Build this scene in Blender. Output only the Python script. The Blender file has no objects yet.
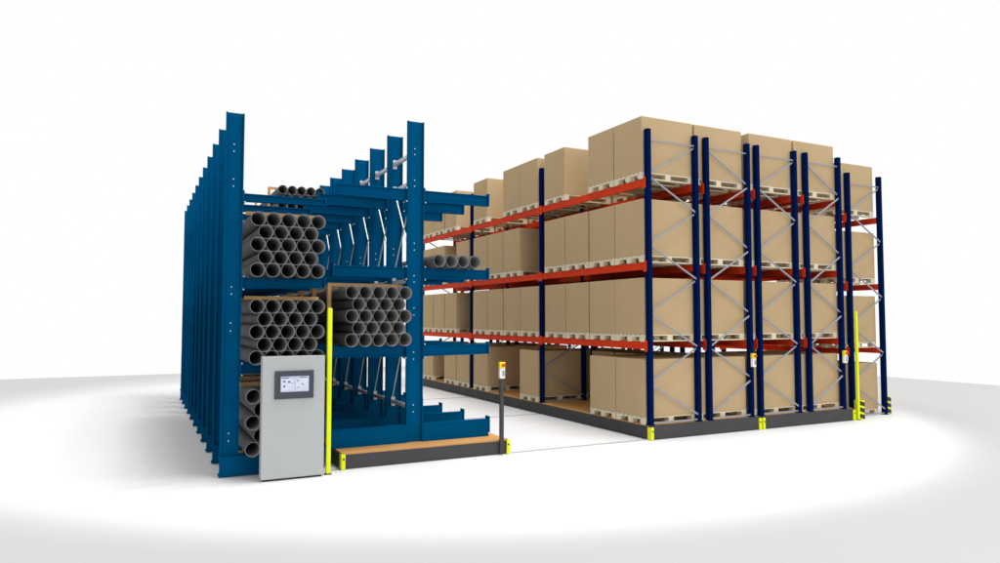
import bpy, bmesh, math, random
from mathutils import Vector, Matrix
random.seed(7)
scene = bpy.context.scene
C = scene.collection
PI = math.pi

# ------------------------------------------------------------------ camera, world, lamps, exposure
cam_d = bpy.data.cameras.new('camera')
cam = bpy.data.objects.new('camera', cam_d)
C.objects.link(cam)
cam.location = (-7.3803, -9.2059, 1.9697)
cam.rotation_euler = (PI / 2 + 0.0516, 0.0, -0.4707)
cam_d.sensor_fit = 'HORIZONTAL'
cam_d.sensor_width = 36.0
cam_d.lens = 707.52 / 1000.0 * 36.0
cam_d.clip_start = 0.05
cam_d.clip_end = 500.0
scene.camera = cam

world = bpy.data.worlds.new('World')
scene.world = world
world.use_nodes = True
bg = world.node_tree.nodes['Background']
bg.inputs['Color'].default_value = (1.0, 1.0, 1.0, 1.0)
bg.inputs['Strength'].default_value = 1.0

scene.view_settings.view_transform = 'Standard'
scene.view_settings.look = 'None'
scene.view_settings.exposure = 0.0
scene.view_settings.gamma = 1.0
scene.view_settings.use_curve_mapping = False

def lamp(name, kind, loc, target, energy, color=(1, 1, 1)):
    d = bpy.data.lights.new(name, kind)
    d.energy = energy
    d.color = color
    o = bpy.data.objects.new(name, d)
    C.objects.link(o)
    o.location = loc
    o.rotation_euler = (Vector(target) - Vector(loc)).to_track_quat('-Z', 'Y').to_euler()
    return d
for k in range(14):          # one pool light split into added unseen spots, spread out to soften its shadows
    sp = lamp('pool_spot', 'SPOT', (1.2 - 3.25 + 0.5 * k, -2.0 - 4.9 + 0.75 * ((k * 5) % 14), 26.0), (-0.95, 5.25, 0.0), 1600.0)
    sp.spot_size = 2 * math.atan(9.66 / 27.1)
    sp.spot_blend = 0.02
    sp.shadow_soft_size = 0.5
key = lamp('front_fill', 'AREA', (4.0, -22.0, 7.5), (0.0, 2.0, 2.2), 800.0, (1.0, 0.98, 0.95))  # unseen area lamp added to brighten the front faces
key.shape = 'RECTANGLE'
key.size = 8.0
key.size_y = 5.0

top = lamp('overhead_fill', 'AREA', (1.5, 0.5, 22.0), (-1.1, 5.4, 0.0), 1600.0)  # unseen overhead lamp added for softer shadows and more light on the floor
top.shape = 'DISK'
top.size = 14.0

# ------------------------------------------------------------------ materials
def mat(name, col, rough=0.5, metal=0.0, noise=0.0, scale=8.0, bump=0.0, bscale=60.0, stretch=None, spec=0.5, col2=None):
    m = bpy.data.materials.new(name)
    m.use_nodes = True
    nt = m.node_tree
    p = nt.nodes['Principled BSDF']
    p.inputs['Base Color'].default_value = (*col, 1)
    p.inputs['Roughness'].default_value = rough
    p.inputs['Metallic'].default_value = metal
    p.inputs['Specular IOR Level'].default_value = spec
    tc = nt.nodes.new('ShaderNodeTexCoord')
    mp = nt.nodes.new('ShaderNodeMapping')
    nt.links.new(tc.outputs['Object'], mp.inputs['Vector'])
    if stretch:
        mp.inputs['Scale'].default_value = stretch
    if noise or col2:
        n = nt.nodes.new('ShaderNodeTexNoise')
        n.inputs['Scale'].default_value = scale
        n.inputs['Detail'].default_value = 5.0
        nt.links.new(mp.outputs['Vector'], n.inputs['Vector'])
        r = nt.nodes.new('ShaderNodeValToRGB')
        r.color_ramp.elements[0].position = 0.3
        r.color_ramp.elements[1].position = 0.7
        lo = col2 if col2 else tuple(c * (1 - noise) for c in col)
        hi = col if col2 else tuple(min(1, c * (1 + noise)) for c in col)
        r.color_ramp.elements[0].color = (*lo, 1)
        r.color_ramp.elements[1].color = (*hi, 1)
        nt.links.new(n.outputs['Fac'], r.inputs['Fac'])
        nt.links.new(r.outputs['Color'], p.inputs['Base Color'])
    if bump:
        n2 = nt.nodes.new('ShaderNodeTexNoise')
        n2.inputs['Scale'].default_value = bscale
        nt.links.new(mp.outputs['Vector'], n2.inputs['Vector'])
        b = nt.nodes.new('ShaderNodeBump')
        b.inputs['Strength'].default_value = bump
        b.inputs['Distance'].default_value = 0.01
        nt.links.new(n2.outputs['Fac'], b.inputs['Height'])
        nt.links.new(b.outputs['Normal'], p.inputs['Normal'])
    return m

M = {}
M['floor'] = mat('studio_floor', (0.62, 0.62, 0.62), 0.7, noise=0.01, scale=0.7, spec=0.2)
M['seam'] = mat('rail_slot', (0.36, 0.36, 0.365), 0.8, spec=0.0)
M['blue'] = mat('blue_paint', (0.0004, 0.071, 0.176), 0.6, noise=0.04, scale=5, spec=0.0)
M['navy'] = mat('navy_paint', (0.0010, 0.0085, 0.058), 0.6, noise=0.05, scale=5, spec=0.0)
M['red'] = mat('red_orange_paint', (0.60, 0.044, 0.012), 0.5, noise=0.04, scale=4, spec=0.03)
M['steel'] = mat('galvanised_steel', (0.27, 0.29, 0.33), 0.5, 0.1, noise=0.08, scale=30, spec=0.3)
M['stay'] = mat('bright_zinc_stay', (0.52, 0.54, 0.57), 0.45, 0.1, noise=0.08, scale=30, spec=0.3)
M['bolt'] = mat('zinc_bolt', (0.55, 0.60, 0.66), 0.5)
M['card'] = mat('brown_cardboard', (0.458, 0.335, 0.192), 0.85, noise=0.035, scale=1.6, bump=0.04, bscale=90, stretch=(1, 1, 0.25), spec=0.0)
M['palletwood'] = mat('pale_pallet_wood', (0.66, 0.585, 0.43), 0.8, noise=0.10, scale=7, stretch=(1, 1, 4), spec=0.15)
M['timber'] = mat('timber_batten', (0.50, 0.29, 0.12), 0.75, noise=0.12, scale=9, spec=0.2)
M['deck'] = mat('plywood_deck', (0.50, 0.265, 0.095), 0.65, noise=0.10, scale=5, stretch=(0.5, 6, 6), spec=0.08)
M['pipe'] = mat('grey_plastic_pipe', (0.097, 0.097, 0.099), 0.6, noise=0.08, scale=4, spec=0.05)
M['bore_lit'] = mat('pipe_bore_lit', (0.36, 0.36, 0.36), 0.8, noise=0.05, scale=4, spec=0.0)  # paler than the outer wall; light inside the pipe is put into this colour
M['rim'] = mat('cut_pipe_edge', (0.20, 0.20, 0.203), 0.6, noise=0.05, scale=20, spec=0.03)
M['chassis'] = mat('dark_grey_chassis', (0.060, 0.059, 0.063), 0.6, noise=0.05, scale=3, spec=0.08)
M['yellow'] = mat('safety_yellow', (0.73, 0.80, 0.008), 0.4, noise=0.02, scale=6, spec=0.15)
M['warm_yellow'] = mat('stop_box_yellow', (0.82, 0.72, 0.008), 0.4, spec=0.1)
M['black'] = mat('black_rubber', (0.012, 0.012, 0.012), 0.6)
M['cabinet'] = mat('light_grey_cabinet', (0.405, 0.42, 0.425), 0.42, noise=0.012, scale=3, spec=0.25)
M['bezel'] = mat('dark_screen_bezel', (0.034, 0.041, 0.058), 0.4)
M['bezel_edge'] = mat('screen_bezel_rim', (0.040, 0.044, 0.052), 0.4)
M['white'] = mat('white_plastic', (0.78, 0.78, 0.78), 0.45)
M['grey'] = mat('grey_switch_plate', (0.25, 0.26, 0.27), 0.5)
M['redbtn'] = mat('red_stop_button', (0.60, 0.03, 0.02), 0.35)
def emis(name, col, s):
    m = bpy.data.materials.new(name); m.use_nodes = True
    p = m.node_tree.nodes['Principled BSDF']
    p.inputs['Base Color'].default_value = (*[c * 0.3 for c in col], 1)
    p.inputs['Emission Color'].default_value = (*col, 1)
    p.inputs['Emission Strength'].default_value = s
    p.inputs['Roughness'].default_value = 0.2
    return m
M['screen'] = emis('lit_screen', (0.60, 0.64, 0.86), 0.55)
M['screen_pale'] = emis('lit_screen_panel', (0.74, 0.77, 0.90), 0.60)
M['screen_ink'] = emis('lit_screen_ink', (0.16, 0.17, 0.34), 0.5)

# ------------------------------------------------------------------ mesh builder
class MB:
    def __init__(s):
        s.v = []; s.f = []; s.m = []
    def box(s, x0, x1, y0, y1, z0, z1, mi=0):
        n = len(s.v)
        s.v += [(x0, y0, z0), (x1, y0, z0), (x1, y1, z0), (x0, y1, z0), (x0, y0, z1), (x1, y0, z1), (x1, y1, z1), (x0, y1, z1)]
        s.f += [(n, n + 3, n + 2, n + 1), (n + 4, n + 5, n + 6, n + 7), (n, n + 1, n + 5, n + 4), (n + 1, n + 2, n + 6, n + 5), (n + 2, n + 3, n + 7, n + 6), (n + 3, n, n + 4, n + 7)]
        s.m += [mi] * 6
        return s
    def bar(s, a, b, w, h, mi=0):
        a = Vector(a); b = Vector(b)
        d = (b - a).normalized()
        u = Vector((0, 1, 0)) if abs(d.y) < 0.5 else Vector((1, 0, 0))
        u = (u - d * u.dot(d)).normalized(); t = d.cross(u)
        n = len(s.v)
        for p in (a, b):
            for (i, j) in ((-1, -1), (1, -1), (1, 1), (-1, 1)):
                s.v.append(tuple(p + u * (i * w / 2) + t * (j * h / 2)))
        s.f += [(n, n + 1, n + 2, n + 3), (n + 7, n + 6, n + 5, n + 4)]
        for k in range(4):
            k2 = (k + 1) % 4
            s.f.append((n + k, n + 4 + k, n + 4 + k2, n + k2))
        s.m += [mi] * 6
        return s
    def cyl(s, a, b, r, seg=16, mi=0, r2=None):
        a = Vector(a); b = Vector(b); d = (b - a).normalized()
        u = d.orthogonal().normalized(); t = d.cross(u)
        n = len(s.v); r2 = r if r2 is None else r2
        for p, q in ((a, r), (b, r2)):
            for k in range(seg):
                an = 2 * PI * k / seg
                s.v.append(tuple(p + (u * math.cos(an) + t * math.sin(an)) * q))
        s.f.append(tuple(n + k for k in reversed(range(seg))))
        s.f.append(tuple(n + seg + k for k in range(seg)))
        for k in range(seg):
            k2 = (k + 1) % seg
            s.f.append((n + k, n + k2, n + seg + k2, n + seg + k))
        s.m += [mi] * (seg + 2)
        return s
    def prism(s, poly, ax, a0, a1, mi=0):
        # poly: 2-D outline in the two other axes, extruded along ax
        n = len(s.v); k = len(poly)
        for q in (a0, a1):
            for (p1, p2) in poly:
                s.v.append({'x': (q, p1, p2), 'y': (p1, q, p2), 'z': (p1, p2, q)}[ax])
        s.f.append(tuple(n + i for i in range(k)))
        s.f.append(tuple(n + k + i for i in reversed(range(k))))
        for i in range(k):
            j = (i + 1) % k
            s.f.append((n + i, n + k + i, n + k + j, n + j))
        s.m += [mi] * (k + 2)
        return s

def wloc(o):
    v = Vector((0, 0, 0))
    while o:
        v += o.location; o = o.parent
    return v

def build(name, mb, mats, parent=None, bevel=0.0, origin=None, smooth=False):
    if not isinstance(mats, (list, tuple)): mats = [mats]
    og = Vector(origin) if origin is not None else (wloc(parent) if parent else Vector((0, 0, 0)))
    me = bpy.data.meshes.new(name)
    me.from_pydata([tuple(Vector(v) - og) for v in mb.v], [], mb.f)
    for m in mats: me.materials.append(m)
    for p, i in zip(me.polygons, mb.m): p.material_index = i
    bm = bmesh.new(); bm.from_mesh(me)
    bmesh.ops.recalc_face_normals(bm, faces=bm.faces)
    if bevel:
        bmesh.ops.bevel(bm, geom=[e for e in bm.edges if len(e.link_faces) == 2 and e.calc_face_angle(0) > 0.5], offset=bevel, segments=2, affect='EDGES', profile=0.6)
    if smooth:
        for f in bm.faces: f.smooth = len(f.verts) == 4
    bm.to_mesh(me); bm.free()
    o = bpy.data.objects.new(name, me)
    C.objects.link(o)
    if parent:
        o.parent = parent
        o.location = og - wloc(parent)
    else:
        o.location = og
    return o

def tag(o, label=None, cat=None, group=None, kind=None):
    if label: o['label'] = label
    if cat: o['category'] = cat
    if group: o['group'] = group
    if kind: o['kind'] = kind
    return o

def thing(name, label, cat, loc, group=None):
    o = bpy.data.objects.new(name, None)
    C.objects.link(o)
    o.location = loc
    o.empty_display_size = 0.2
    return tag(o, label, cat, group)

def inst(src, parent, loc, label=None):
    # copy of a part (with its sub-parts) at a location given in the parent's space
    o = src.copy(); C.objects.link(o); o.parent = parent; o.location = loc
    for ch in src.children:
        c = ch.copy(); C.objects.link(c); c.parent = o
    return o

# ------------------------------------------------------------------ floor
fl = MB().box(-26, 15.03, -24, 18.42, -0.12, 0.0)
tag(build('floor', fl, M['floor']), 'white studio floor slab', kind='structure')
L = 3.459
for k in range(4):
    y = k * L + 0.04
    rl = MB()
    rl.box(-5.45, 5.05, y - 0.036, y + 0.036, 0.0, 0.004)
    tag(build('floor_rail', rl, M['seam']), kind='structure')

# ------------------------------------------------------------------ shared little parts
def stop_station(root, x, y, z, pillar=False):
    """emergency stop: white box, yellow housing, red button, grey switch plate (front face at y)"""
    b = build('stop_box', MB().box(x - 0.041, x + 0.041, y, y + 0.05, z, z + 0.15), M['white'], root, bevel=0.006)
    build('stop_housing', MB().box(x - 0.043, x + 0.043, y - 0.002, y + 0.05, z + 0.152, z + 0.235), M['warm_yellow'], b, bevel=0.006)
    build('stop_button', MB().cyl((x + 0.006, y - 0.002, z + 0.192), (x + 0.006, y - 0.035, z + 0.192), 0.022, 16), M['redbtn'], b)
    build('switch_plate', MB().box(x - 0.002, x + 0.029, y - 0.006, y, z + 0.035, z + 0.115), M['grey'], b, bevel=0.002)
    return b

def bracket(root, x, y, side, z0=0.012, z1=0.232):
    """yellow corner bracket of the light barrier; side -1: wraps a left corner, +1 a right corner"""
    w = 0.042
    m = MB()
    m.box(min(x, x - side * w), max(x, x - side * w), y - 0.03, y - 0.002, z0, z1)
    m.box(min(x, x + side * 0.012), max(x, x + side * 0.012), y - 0.03, y + 0.07, z0, z1)
    o = build('sensor_bracket', m, M['yellow'], root, bevel=0.003)
    build('sensor_eye', MB().cyl((x - side * 0.019, y - 0.03, z0 + 0.135), (x - side * 0.019, y - 0.036, z0 + 0.135), 0.013, 12), M['black'], o)
    return o

def chassis(root, x0, x1, y0, y1, ztop, deck_t, lip=False):
    c = MB()
    c.box(x0, x1, y0, y0 + 0.03, 0.014, ztop + (deck_t if lip else 0))
    c.box(x0, x1, y1 - 0.03, y1, 0.014, ztop)
    c.box(x0, x0 + 0.03, y0 + 0.03, y1 - 0.03, 0.014, ztop)
    c.box(x1 - 0.03, x1, y0 + 0.03, y1 - 0.03, 0.014, ztop)
    c.box(x0 + 0.03, x1 - 0.03, y0 + 0.03, y1 - 0.03, 0.10, ztop - 0.004)
    build('chassis', c, M['chassis'], root)
    build('deck', MB().box(x0 + 0.006, x1 - 0.006, y0 + (0.032 if lip else 0.006), y1 - 0.006, ztop + 0.0005, ztop + deck_t), M['deck'], root)

# ------------------------------------------------------------------ cantilever racks
S = 0.9313
NC = 11
def column_mb(x0, x1, z0, z1, bolts):
    """I-section column: flanges face +-x, web in the x-z plane, y from 0 to 0.11 (front at 0)"""
    m = MB()
    m.box(x0, x0 + 0.014, 0.010, 0.068, z0, z1)
    m.box(x1 - 0.014, x1, 0.010, 0.068, z0, z1)
    m.box(x0 + 0.014, x1 - 0.014, 0.046, 0.062, z0, z1)
    xm = x0 + (x1 - x0) * 0.46
    for z in bolts:
        m.cyl((xm, 0.046, z), (xm, 0.038, z), 0.0085, 8, 1)
    return m

def arm_mb(xc, xe, z0, z1, lip=0.035, taper=0.0):
    """arm along x from the column face xc to its end xe, y centred on 0.055"""
    m = MB(); t = 0.012
    a, b = min(xc, xe), max(xc, xe)
    m.box(a, b, 0.012, 0.098, z1 - t, z1)
    zb0, zb1 = z0, z0 + taper
    # bottom flange, sloping up towards the end
    def zz(x): return z0 + taper * abs(x - xc) / abs(xe - xc)
    m.prism([(a, zz(a)), (b, zz(b)), (b, zz(b) + t), (a, zz(a) + t)], 'y', 0.012, 0.098)
    m.prism([(a, zz(a) + t), (b, zz(b) + t), (b, z1 - t), (a, z1 - t)], 'y', 0.048, 0.062)
    s = 1 if xe > xc else -1
    # end stop plate
    m.box(min(xe, xe + s * 0.018), max(xe, xe + s * 0.018), 0.008, 0.102, zz(xe) - 0.002, z1 + lip)
    # head plate against the column, with bolts
    m.box(min(xc, xc + s * 0.016), max(xc, xc + s * 0.016), -0.012, 0.122, z0 - 0.03, z1 + 0.035)
    for yy in (0.0, 0.11):
        for z in (z1 + 0.016, z0 - 0.014):
            m.cyl((xc + s * 0.016, yy, z), (xc + s * 0.032, yy, z), 0.011, 8, 1)
    return m

BL = [M['blue'], M['bolt']]

def brace_panels(root, xm, yc0, levels, zx):
    """galvanised stays between neighbouring columns: struts along y and thin crossed rods"""
    for k in range(NC - 1):
        ya = yc0 + k * S + 0.068; yb = yc0 + (k + 1) * S + 0.040
        for z in levels:
            m = MB()
            m.box(xm - 0.025, xm + 0.025, ya, yb, z - 0.025, z + 0.025)
            m.box(xm - 0.03, xm + 0.03, ya - 0.004, ya + 0.012, z - 0.07, z + 0.07)
            m.box(xm - 0.03, xm + 0.03, yb - 0.012, yb + 0.004, z - 0.07, z + 0.07)
            build('strut', m, M['stay'], root)
        for (za, zb) in zx:
            m = MB()
            m.bar((xm - 0.008, ya, za), (xm - 0.008, yb, zb), 0.015, 0.015)
            m.bar((xm + 0.012, ya, zb), (xm + 0.012, yb, za), 0.015, 0.015)
            build('cross_rods', m, M['stay'], root)

# --- fixed cantilever rack on the left
fx0, fx1, fy = -6.458, -6.239, 0.225
fixed = thing('cantilever_rack', 'tall blue single-sided cantilever rack of pipes standing behind the grey cabinet', 'cantilever rack', (-6.35, fy, 0))
FIX_LEVELS = [(1.265, 1.382), (2.345, 2.48), (3.455, 3.558)]
colp = build('column', column_mb(fx0, fx1, 0.03, 4.587, (4.182, 4.092, 3.733, 3.643, 2.36, 2.272, 1.907, 1.807, 0.531, 0.439)), BL, None)
armps = [build('arm', arm_mb(fx1 - 0.004, -5.20, a, b, 0.02, 0.02), BL, None) for a, b in FIX_LEVELS]
bs = MB()
bs.box(fx0 - 0.012, -5.17, -0.020, 0.125, 0.012, 0.034); bs.box(fx0 - 0.012, -5.17, -0.020, 0.125, 0.232, 0.250)
bs.box(fx0 - 0.004, -5.19, -0.014, 0.030, 0.034, 0.232)
bs.box(-5.19, -5.17, -0.022, 0.127, 0.034, 0.27)
basep = build('base_beam', bs, BL, None)
for src in [colp, basep] + armps:
    for k in range(NC):
        if k == 0:
            src.parent = fixed; src.location = Vector((0, fy, 0)) - fixed.location
        else:
            inst(src, fixed, src.location + Vector((0, k * S, 0)))
brace_panels(fixed, -6.268, fy, (4.10, 2.20, 0.62), ((3.9, 2.35), (2.05, 0.78)))

# --- mobile double-sided cantilever rack
mx0, mx1, my = -3.99, -3.745, 0.36
mob = thing('mobile_cantilever_rack', 'blue double-sided cantilever rack on a dark mobile base with a plywood deck', 'cantilever rack', (-3.87, my, 0))
chassis(mob, -5.0, -2.555, 0.0, my + (NC - 1) * S + 0.5, 0.19, 0.022)
bracket(mob, -5.0, 0.0, -1, 0.005, 0.20)
bracket(mob, -2.555, 0.0, 1, 0.005, 0.20)
MOB_LEVELS = [(1.42, 1.58), (2.535, 2.69), (3.655, 3.82)]
colp = build('column', column_mb(mx0, mx1, 0.213, 4.822, (4.422, 4.338, 3.963, 3.874, 3.045, 2.948, 2.577, 2.485, 2.114, 2.013, 1.483, 1.382, 0.733, 0.634)), BL, None)
parts = [colp]
for a, b in MOB_LEVELS:
    parts.append(build('arm', arm_mb(mx1 - 0.004, -2.705, a, b, 0.035, 0.012), BL, None))
    parts.append(build('arm', arm_mb(mx0 + 0.004, -5.04, a, b, 0.035, 0.012), BL, None))
for xc, xe in ((mx1 - 0.004, -2.705), (mx0 + 0.004, -5.04)):
    b = MB(); a_, b_ = min(xc, xe), max(xc, xe)
    s = 1 if xe > xc else -1
    b.box(a_, b_, 0.0, 0.11, 0.2135, 0.228); b.box(a_, b_, 0.0, 0.11, 0.448, 0.462)
    b.box(a_, b_, 0.004, 0.03, 0.228, 0.448)
    b.box(min(xe, xe + s * 0.022), max(xe, xe + s * 0.022), -0.006, 0.116, 0.27, 0.505)
    parts.append(build('base_beam', b, BL, None))
for src in parts:
    for k in range(NC):
        if k == 0:
            src.parent = mob; src.location = Vector((0, my, 0)) - mob.location
        else:
            inst(src, mob, src.location + Vector((0, k * S, 0)))
brace_panels(mob, -3.87, my, (4.37, 3.95, 2.52, 0.69), ((3.90, 2.62), (2.42, 0.76)))
# stop pillar on the front right corner of the base
pil = build('stop_pillar', MB().box(-2.712, -2.655, -0.045, -0.004, 0.02, 1.12), M['chassis'], mob, bevel=0.004)
stop_station(pil, -2.683, -0.058, 1.095)

# ------------------------------------------------------------------ pallet racks
D = 1.1
BEAM_TOPS = (1.58, 2.89, 4.275)
BAYS = 3
def post_mb(x0, z0, z1):
    m = MB()
    w, d = 0.074, 0.09
    # C-shaped upright: front plate, two sides with rear lips
    m.box(x0, x0 + w, 0, 0.010, z0, z1)
    m.box(x0, x0 + 0.010, 0.010, d, z0, z1)
    m.box(x0 + w - 0.010, x0 + w, 0.010, d, z0, z1)
    m.box(x0 + 0.010, x0 + 0.028, d - 0.01, d, z0, z1)
    m.box(x0 + w - 0.028, x0 + w - 0.010, d - 0.01, d, z0, z1)
    # foot plate
    m.box(x0 - 0.02, x0 + w + 0.02, -0.012, d + 0.012, z0, z0 + 0.012)
    return m

def frame_bracing(x0, z0, flip, D):
    m = MB()
    xl, xr = x0 + 0.072, x0 + D - 0.072
    apex = [z0 + 0.10 + 1.14 * i for i in range(5)]
    if flip: xl, xr = xr, xl
    yb = 0.03
    zt = apex[-1]
    m.bar((xl, yb, zt + 0.02), (xr, yb, zt + 0.02), 0.018, 0.020)
    m.bar((xl, yb, z0 + 0.035), (xr, yb, z0 + 0.035), 0.018, 0.022)
    for i in range(4):
        a, b = apex[i], apex[i + 1]
        mid = (a + b) / 2
        m.bar((xr, yb - 0.012, a + 0.02), (xl, yb - 0.012, mid - 0.04), 0.020, 0.024)
        m.bar((xl, yb + 0.014, mid + 0.04), (xr, yb + 0.014, b - 0.02), 0.020, 0.024)
    return m

def beam_mb(x0, ztop, h=0.122):
    """one beam along y for one bay, local y from 0.045 to L-0.055, with hooked end connectors"""
    m = MB()
    m.box(x0, x0 + 0.05, 0.044, L - 0.054, ztop - h, ztop)
    return m
def connector(m, xf, ztop, s):
    m.box(min(xf, xf + s * 0.012), max(xf, xf + s * 0.012), 0.0, 0.075, ztop - 0.16, ztop + 0.022)
    m.box(min(xf, xf + s * 0.012), max(xf, xf + s * 0.012), L - 0.085, L - 0.012, ztop - 0.16, ztop + 0.022)

def pallet_rack(root, frames, z0, ztop, yoff, dz, flips):
    for (x0, D), fl_ in zip(frames, flips):
        srcs = []
        for xp in (x0, x0 + D - 0.074):
            srcs.append(build('upright_post', post_mb(xp, z0, ztop), M['navy'], None))
        srcs.append(build('frame_bracing', frame_bracing(x0, z0, fl_, D), M['steel'], None))
        for src in srcs:
            for k in range(BAYS + 1):
                loc = Vector((0, yoff + k * L - 0.05, 0)) - root.location
                if k == 0: src.parent = root; src.location = loc
                else: inst(src, root, loc)
        for zt in BEAM_TOPS:
            for xb, xc, s in ((x0 + 0.004, x0 - 0.002, -1), (x0 + D - 0.054, x0 + D + 0.002, 1)):
                mb_ = beam_mb(xb, zt - dz)
                connector(mb_, xc, zt - dz, s)
                src = build('beam', mb_, M['red'], None)
                for k in range(BAYS):
                    loc = Vector((0, yoff + k * L, 0)) - root.location
                    if k == 0: src.parent = root; src.location = loc
                    else: inst(src, root, loc)

F = [(0.0, 1.092), (1.264, 1.043), (2.468, 1.040), (3.735, 0.990)]
HB = 0.235
Y1 = BAYS * L + 0.10
ra = thing('mobile_pallet_rack', 'navy and red double pallet rack on the mobile base beside the open aisle', 'pallet rack', (1.2, 0, 0))
chassis(ra, 0.0, 2.43, -0.055, Y1, 0.212, 0.022, True)
bracket(ra, 0.0, -0.055, -1, 0.005, 0.205); bracket(ra, 2.43, -0.055, 1, 0.005, 0.205)
pallet_rack(ra, F[:2], HB, 5.097, 0.0, 0.0, (False, True))
stop_station(ra, 2.270, -0.104, 1.11)
rb = thing('mobile_pallet_rack', 'navy and red double pallet rack on the second mobile base next to the fixed rack', 'pallet rack', (3.7, 0, 0))
chassis(rb, 2.49, 4.925, -0.055, Y1, 0.212, 0.022, True)
bracket(rb, 2.49, -0.055, -1, 0.005, 0.205); bracket(rb, 4.925, -0.055, 1, 0.005, 0.205)
pallet_rack(rb, F[2:], HB, 5.097, 0.0, 0.0, (False, True))
stop_station(rb, 4.672, -0.104, 1.11)
SX, SY, SDZ = 5.195, 0.24, 0.215
rc = thing('fixed_pallet_rack', 'lower navy pallet rack standing directly on the floor at the far right', 'pallet rack', (5.7, SY, 0))
pallet_rack(rc, [(SX + 0.045, 1.055)], 0.0, 4.90, SY, SDZ, (False,))
def foot_guard(root, x0, x1, y0, h):
    g = MB(); g.box(x0, x1, y0, y0 + 0.012, 0.004, h); g.box(x0, x0 + 0.012, y0 + 0.012, y0 + 0.12, 0.004, h)
    o = build('foot_guard', g, M['yellow'], root)
    st = MB(); w = x1 - x0; n = 3
    for i in range(n):
        zb = 0.006 + i * (h - 0.006) / n
        st.prism([(x0 + 0.002, zb + 0.035), (x1 - 0.002, zb), (x1 - 0.002, zb + 0.080), (x0 + 0.002, zb + 0.115)], 'y', y0 - 0.004, y0 - 0.0005)
    build('warning_stripes', st, M['black'], o)
foot_guard(rc, 5.092, 5.235, -0.06, 0.37)
foot_guard(rc, 6.305, 6.445, SY - 0.02, 0.37)

# ------------------------------------------------------------------ pallets and cartons
PW, PD, PH = 1.105, 0.77, 0.115
BHt = 0.935
def pallet_pieces():
    """local: x 0..PW, y 0..PD, z 0..PH"""
    deck = MB()
    nb = 7; bw = 0.085
    for i in range(nb):
        y0 = i * (PD - bw) / (nb - 1)
        deck.box(0, PW, y0, y0 + bw, PH - 0.018, PH)
    for x0 in (0, PW / 2 - 0.055, PW - 0.11):
        deck.box(x0, x0 + 0.11, 0.0, PD, PH - 0.036, PH - 0.0181)
    blocks = []
    for x0 in (0.0, PW / 2 - 0.055, PW - 0.11):
        for y0 in (0.0, PD / 2 - 0.06, PD - 0.12):
            blocks.append(MB().box(x0 + 0.001, x0 + 0.109, y0 + 0.001, y0 + 0.119, 0.0181, PH - 0.0361))
    boards = [MB().box(0, PW, y0, y0 + 0.09, 0.0, 0.018) for y0 in (0.0, PD / 2 - 0.045, PD - 0.09)]
    return deck, blocks, boards
dk, blks, brds = pallet_pieces()
def as_mesh(name, mb, m, bevel=0.0):
    o = build(name, mb, m, None, bevel=bevel)
    me = o.data; bpy.data.objects.remove(o); return me
deck_me = as_mesh('top_deck', dk, M['palletwood'])
blk_mes = [as_mesh('block', b, M['palletwood']) for b in blks]
brd_mes = [as_mesh('bottom_board', b, M['palletwood']) for b in brds]
whole = MB()
for b in [dk] + blks + brds:
    n = len(whole.v); whole.v += b.v; whole.f += [tuple(i + n for i in f) for f in b.f]; whole.m += b.m
whole_me = as_mesh('pallet', whole, M['palletwood'])

def carton_mb(w, d, h):
    m = MB().box(0, w, 0, d, 0, h)
    return m
def carton_mesh(w, d, h):
    o = build('carton', carton_mb(w, d, h), M['card'], None, bevel=0.007)
    me = o.data; bpy.data.objects.remove(o)
    # closing flaps on the top with the seam between them
    bm = bmesh.new(); bm.from_mesh(me)
    for y0, y1 in ((0.012, d / 2 - 0.002), (d / 2 + 0.002, d - 0.012)):
        vs = [bm.verts.new(p) for p in ((0.012, y0, h + 0.003), (w - 0.012, y0, h + 0.003), (w - 0.012, y1, h + 0.003), (0.012, y1, h + 0.003))]
        lo = [bm.verts.new((v.co.x, v.co.y, h - 0.002)) for v in vs]
        bm.faces.new(vs)
        for i in range(4):
            bm.faces.new((lo[i], lo[(i + 1) % 4], vs[(i + 1) % 4], vs[i]))
    bm.to_mesh(me); bm.free()
    return me
carton_mes = [carton_mesh(PW - 0.004 * i, PD, BHt) for i in range(2)]

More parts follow.
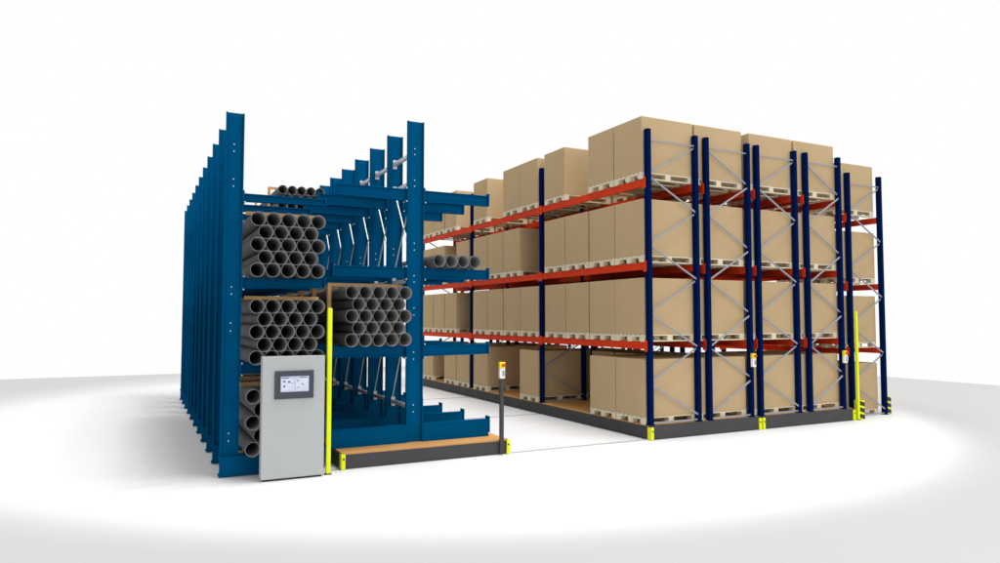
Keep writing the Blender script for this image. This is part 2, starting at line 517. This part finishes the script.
ROWX = [-0.03, 1.115, 2.395, 3.555, 5.05]
OFFS = [0.06, 0.85, 1.66, 2.46]
LEVELS = [HB, 1.58, 2.89, 4.275]
LV = ['ground level', 'second level', 'third level', 'top level']
RW = ['row beside the open aisle', 'second row from the aisle', 'middle row of five', 'fourth row from the aisle', 'outermost right-hand row']
BY = ['front bay', 'middle bay', 'far bay']
PS = ['nearest place', 'second place', 'third place', 'farthest place']
absent = set()
for (lv, by, ps) in ((0, 0, 2), (0, 0, 3), (0, 1, 1), (0, 1, 2), (0, 2, 2), (1, 2, 0), (2, 1, 0), (2, 2, 1), (3, 0, 2), (3, 1, 2), (3, 2, 0)):
    absent.add((0, lv, by, ps))
def place(row, lv, by, ps):
    z = LEVELS[lv]
    yo = 0.0
    if row == 4:
        z = 0.0 if lv == 0 else z - SDZ
        yo = SY - 0.0
    x = ROWX[row] + random.uniform(-0.006, 0.006)
    y = by * L + OFFS[ps] + yo + random.uniform(-0.008, 0.008)
    where = '%s, %s, %s, %s' % (LV[lv], RW[row], BY[by], PS[ps])
    near = (by == 0 and ps <= 1) or (row == 0 and by == 0)
    if near:
        p = thing('pallet', 'pale wooden pallet, ' + where, 'pallet', (x, y, z), 'pallets on the rack levels')
        for nm, mes in (('top_deck', [deck_me]), ('block', blk_mes), ('bottom_board', brd_mes)):
            for me in mes:
                o = bpy.data.objects.new(nm, me); C.objects.link(o); o.parent = p
    else:
        o = bpy.data.objects.new('pallet', whole_me); C.objects.link(o); o.location = (x, y, z)
        tag(o, 'pale wooden pallet, ' + where, 'pallet', 'pallets on the rack levels')
    b = bpy.data.objects.new('carton', random.choice(carton_mes)); C.objects.link(b)
    b.location = (x + random.uniform(-0.003, 0.003), y + random.uniform(-0.004, 0.004), z + PH + 0.0005)
    tag(b, 'tan carton, ' + where, 'carton', 'cartons on the pallets')
for lv in range(4):
    for by in range(BAYS):
        for ps in range(4):
            if (0, lv, by, ps) not in absent: place(0, lv, by, ps)
for row in (1, 2, 3, 4):
    for lv in range(4):
        for by in range(BAYS):
            for ps in range(4):
                if row == 1:
                    if lv == 0 and (by, ps) in ((1, 1), (1, 2)): continue
                    if by == 2 and ps > 1: continue
                elif by > 0 or ps > 1: continue
                place(row, lv, by, ps)

# ------------------------------------------------------------------ pipes and timber frames
PR, PT = 0.0915, 0.006
PITCH, RISE = 0.1865, 0.160
def pipe_mesh(length, seg=30):
    m = MB()
    for (r, y) in ((PR, 0), (PR, length), (PR - PT, length), (PR - PT, 0)):
        for k in range(seg):
            a = 2 * PI * (k + 0.5) / seg
            m.v.append((r * math.cos(a), y, r * math.sin(a)))
    for ring in range(4):
        r2 = (ring + 1) % 4
        for k in range(seg):
            k2 = (k + 1) % seg
            m.f.append((ring * seg + k, ring * seg + k2, r2 * seg + k2, r2 * seg + k))
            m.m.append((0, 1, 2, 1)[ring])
    me = bpy.data.meshes.new('pipe')
    me.from_pydata(m.v, [], m.f)
    me.materials.append(M['pipe']); me.materials.append(M['rim']); me.materials.append(M['bore_lit'])
    bm = bmesh.new(); bm.from_mesh(me)
    bmesh.ops.recalc_face_normals(bm, faces=bm.faces)
    bm.to_mesh(me); bm.free()
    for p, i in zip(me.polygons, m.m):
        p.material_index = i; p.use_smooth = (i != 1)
    for e in me.edges:
        pass
    me.set_sharp_from_angle(angle=math.radians(40))
    return me
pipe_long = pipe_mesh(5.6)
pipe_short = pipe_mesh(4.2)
ORD = ['leftmost', 'second', 'third', 'fourth', 'fifth']
ROWN = ['bottom row', 'second row up', 'middle row', 'fourth row up', 'top row']
def bundle(x0, zb, y0, mesh, where, group, rows=5):
    for r in range(rows):
        n = 5 if r % 2 == 0 else 4
        for i in range(n):
            o = bpy.data.objects.new('pipe', mesh); C.objects.link(o)
            o.location = (x0 + i * PITCH + (0 if r % 2 == 0 else PITCH / 2), y0 + random.uniform(-0.004, 0.004), zb + PR + r * RISE)
            o.rotation_euler = (0, random.uniform(0, 0.2), 0)
            nm = ORD[i] if not (n - 1 == i) else 'rightmost'
            tag(o, 'grey pipe, %s in %s, bundle %s' % (nm, ROWN[r], where), 'pipe', group)
def batten_frame(x0, x1, z0, z1, y, label, group, bottom=False):
    t = thing('timber_bundle_crate', label, 'timber crate', ((x0 + x1) / 2, y, z0), group)
    w = 0.05
    build('side_batten', MB().box(x0, x0 + w, y, y + 0.06, z0, z1), M['timber'], t)
    build('side_batten', MB().box(x1 - w, x1, y, y + 0.06, z0, z1), M['timber'], t)
    build('top_batten', MB().box(x0, x1, y, y + 0.06, z1, z1 + 0.045), M['timber'], t)
    if bottom:
        build('bottom_batten', MB().box(x0, x1, y, y + 0.06, z0 - 0.022, z0), M['timber'], t)
FN = ['first', 'second', 'third', 'fourth', 'fifth', 'sixth', 'seventh']
bh = 4 * RISE + 2 * PR
B_ALL = [
    # x of first pipe, bottom, front y, where, frames
    (-6.082, 2.482, 0.0, 'on the second arms of the left rack', 'pipes on the second arms of the left rack', -6.18, -5.235),
    (-6.077, 1.384, 0.0, 'directly above the grey cabinet', 'pipes directly above the grey cabinet', -6.18, -5.235),
    (-6.110, 0.272, -0.06, 'behind the grey cabinet', 'pipes behind the grey cabinet', -6.21, -5.26),
    (-4.854, 1.582, 0.10, 'behind the tall yellow pole', 'pipes beside the tall yellow pole', -5.09, -4.01),
]
for x0, zb, y0, where, grp, fxa, fxb in B_ALL:
    bundle(x0, zb, y0, pipe_long, where, grp)
    if fxa < -5.5:
        # loose battens laid across the bundle, and under it where it lies on the base beams
        for i in range(6):
            y = 0.40 + S * i
            o = build('timber_batten', MB().box(fxa, fxb, y, y + 0.06, zb + bh + 0.001, zb + bh + 0.046), M['timber'], None, bevel=0.003, origin=(fxa, y, zb + bh))
            tag(o, '%s timber batten over the bundle %s' % (FN[i], where), 'timber batten', 'timber battens laid across the pipe bundles')
            if zb < 0.5:
                o = build('timber_batten', MB().box(fxa, fxb, y, y + 0.06, zb - 0.022, zb - 0.0005), M['timber'], None, bevel=0.003, origin=(fxa, y, zb - 0.022))
                tag(o, '%s timber batten under the bundle %s' % (FN[i], where), 'timber batten', 'timber battens laid across the pipe bundles')
    else:
        for i in range(6):
            y = 0.50 + S * i
            batten_frame(fxa, fxb, zb, zb + bh + 0.002, y, '%s timber frame round the pipe bundle %s' % (FN[i], where), 'timber frames round the pipe bundles')
bundle(-4.870, 3.822, 5.35, pipe_short, 'highest up at the far end', 'pipes in the highest far bundle')
for i, k in enumerate((5, 7, 8)):
    batten_frame(-5.07, -4.03, 3.822, 3.822 + bh + 0.002, my + k * S + 0.93 - 0.02, '%s timber frame round the highest far pipe bundle' % ('frontmost', 'middle', 'rearmost')[i], 'timber frames round the pipe bundles')
for i in range(4):
    o = bpy.data.objects.new('pipe', pipe_long); C.objects.link(o)
    o.location = (-3.604 + i * PITCH, 0.10, 2.692 + PR)
    tag(o, 'grey pipe, %s of four lying on the arm that reaches over the aisle' % ('leftmost', 'second', 'third', 'rightmost')[i], 'pipe', 'four pipes on the aisle-side arms')

# ------------------------------------------------------------------ control cabinet
cx0, cx1, cy0, cy1 = -6.042, -5.292, -0.26, -0.085
cab = thing('control_cabinet', 'light grey control cabinet with a small touch screen standing before the left rack', 'cabinet', ((cx0 + cx1) / 2, cy0, 0))
build('cabinet_body', MB().box(cx0 + 0.004, cx1 - 0.004, cy0 + 0.024, cy1, 0.03, 1.497), M['cabinet'], cab, bevel=0.006)
build('cabinet_door', MB().box(cx0, cx1, cy0, cy0 + 0.022, 0.024, 1.50), M['cabinet'], cab, bevel=0.006)
build('plinth', MB().box(cx0 + 0.02, cx1 - 0.02, cy0 + 0.03, cy1 - 0.02, 0.0, 0.03), M['black'], cab)
sx0, sx1, sz0, sz1 = -5.900, -5.432, 0.983, 1.324
fr = build('screen_frame', MB().box(sx0, sx1, cy0 - 0.022, cy0 - 0.001, sz0, sz1), M['bezel_edge'], cab, bevel=0.006)
build('screen_bezel', MB().box(sx0 + 0.042, sx1 - 0.02, cy0 - 0.026, cy0 - 0.0222, sz0 + 0.02, sz1 - 0.02), M['bezel'], fr)
dx0, dx1, dz0, dz1 = sx0 + 0.068, sx1 - 0.062, sz0 + 0.085, sz1 - 0.068
scr = MB()
yf = cy0 - 0.026
scr.box(dx0, dx1, yf - 0.003, yf - 0.0003, dz0, dz1, 0)
w_, h_ = dx1 - dx0, dz1 - dz0
def pane(u0, u1, v0, v1, mi, lay):
    scr.box(dx0 + u0 * w_, dx0 + u1 * w_, yf - 0.003 - 0.0012 * lay, yf - 0.0031 - 0.0012 * (lay - 1), dz0 + v0 * h_, dz0 + v1 * h_, mi)
pane(0.03, 0.46, 0.10, 0.84, 1, 1)
pane(0.54, 0.97, 0.10, 0.84, 1, 1)
pane(0.03, 0.30, 0.88, 0.94, 2, 1)
pane(0.66, 0.94, 0.90, 0.95, 2, 1)
for u, v, a, b in ((0.09, 0.62, 0.07, 0.13), (0.09, 0.30, 0.07, 0.13), (0.25, 0.58, 0.09, 0.12), (0.38, 0.52, 0.05, 0.06), (0.58, 0.66, 0.05, 0.10), (0.60, 0.22, 0.04, 0.10), (0.74, 0.44, 0.07, 0.08)):
    pane(u, u + a, v, v + b, 2, 2)
for k in range(4):
    pane(0.27 + 0.0, 0.43, 0.16 + k * 0.07, 0.17 + k * 0.07, 2, 2) if k % 2 == 0 else None
    pane(0.70, 0.93, 0.14 + k * 0.07, 0.15 + k * 0.07, 2, 2) if k % 2 else None
build('screen', scr, [M['screen'], M['screen_pale'], M['screen_ink']], fr)

# ------------------------------------------------------------------ yellow poles
def pole(x, y, w, h, label):
    t = thing('barrier_pole', label, 'pole', (x, y, 0), 'yellow light barrier poles')
    build('shaft', MB().box(x - w / 2, x + w / 2, y - w / 2, y + w / 2, 0.012, h), M['yellow'], t, bevel=0.006)
    build('foot_plate', MB().box(x - w / 2 - 0.012, x + w / 2 + 0.012, y - w / 2 - 0.006, y + w / 2 + 0.006, 0.0, 0.012), M['black'], t)
    build('cap', MB().box(x - w / 2 + 0.006, x + w / 2 - 0.006, y - w / 2 + 0.006, y + w / 2 - 0.006, h, h + 0.008), M['yellow'], t)
pole(-5.217, -0.17, 0.055, 2.09, 'tall yellow pole standing at the right edge of the grey cabinet')
pole(5.055, -0.05, 0.047, 2.09, 'tall yellow pole in front of the fixed pallet rack at the right')
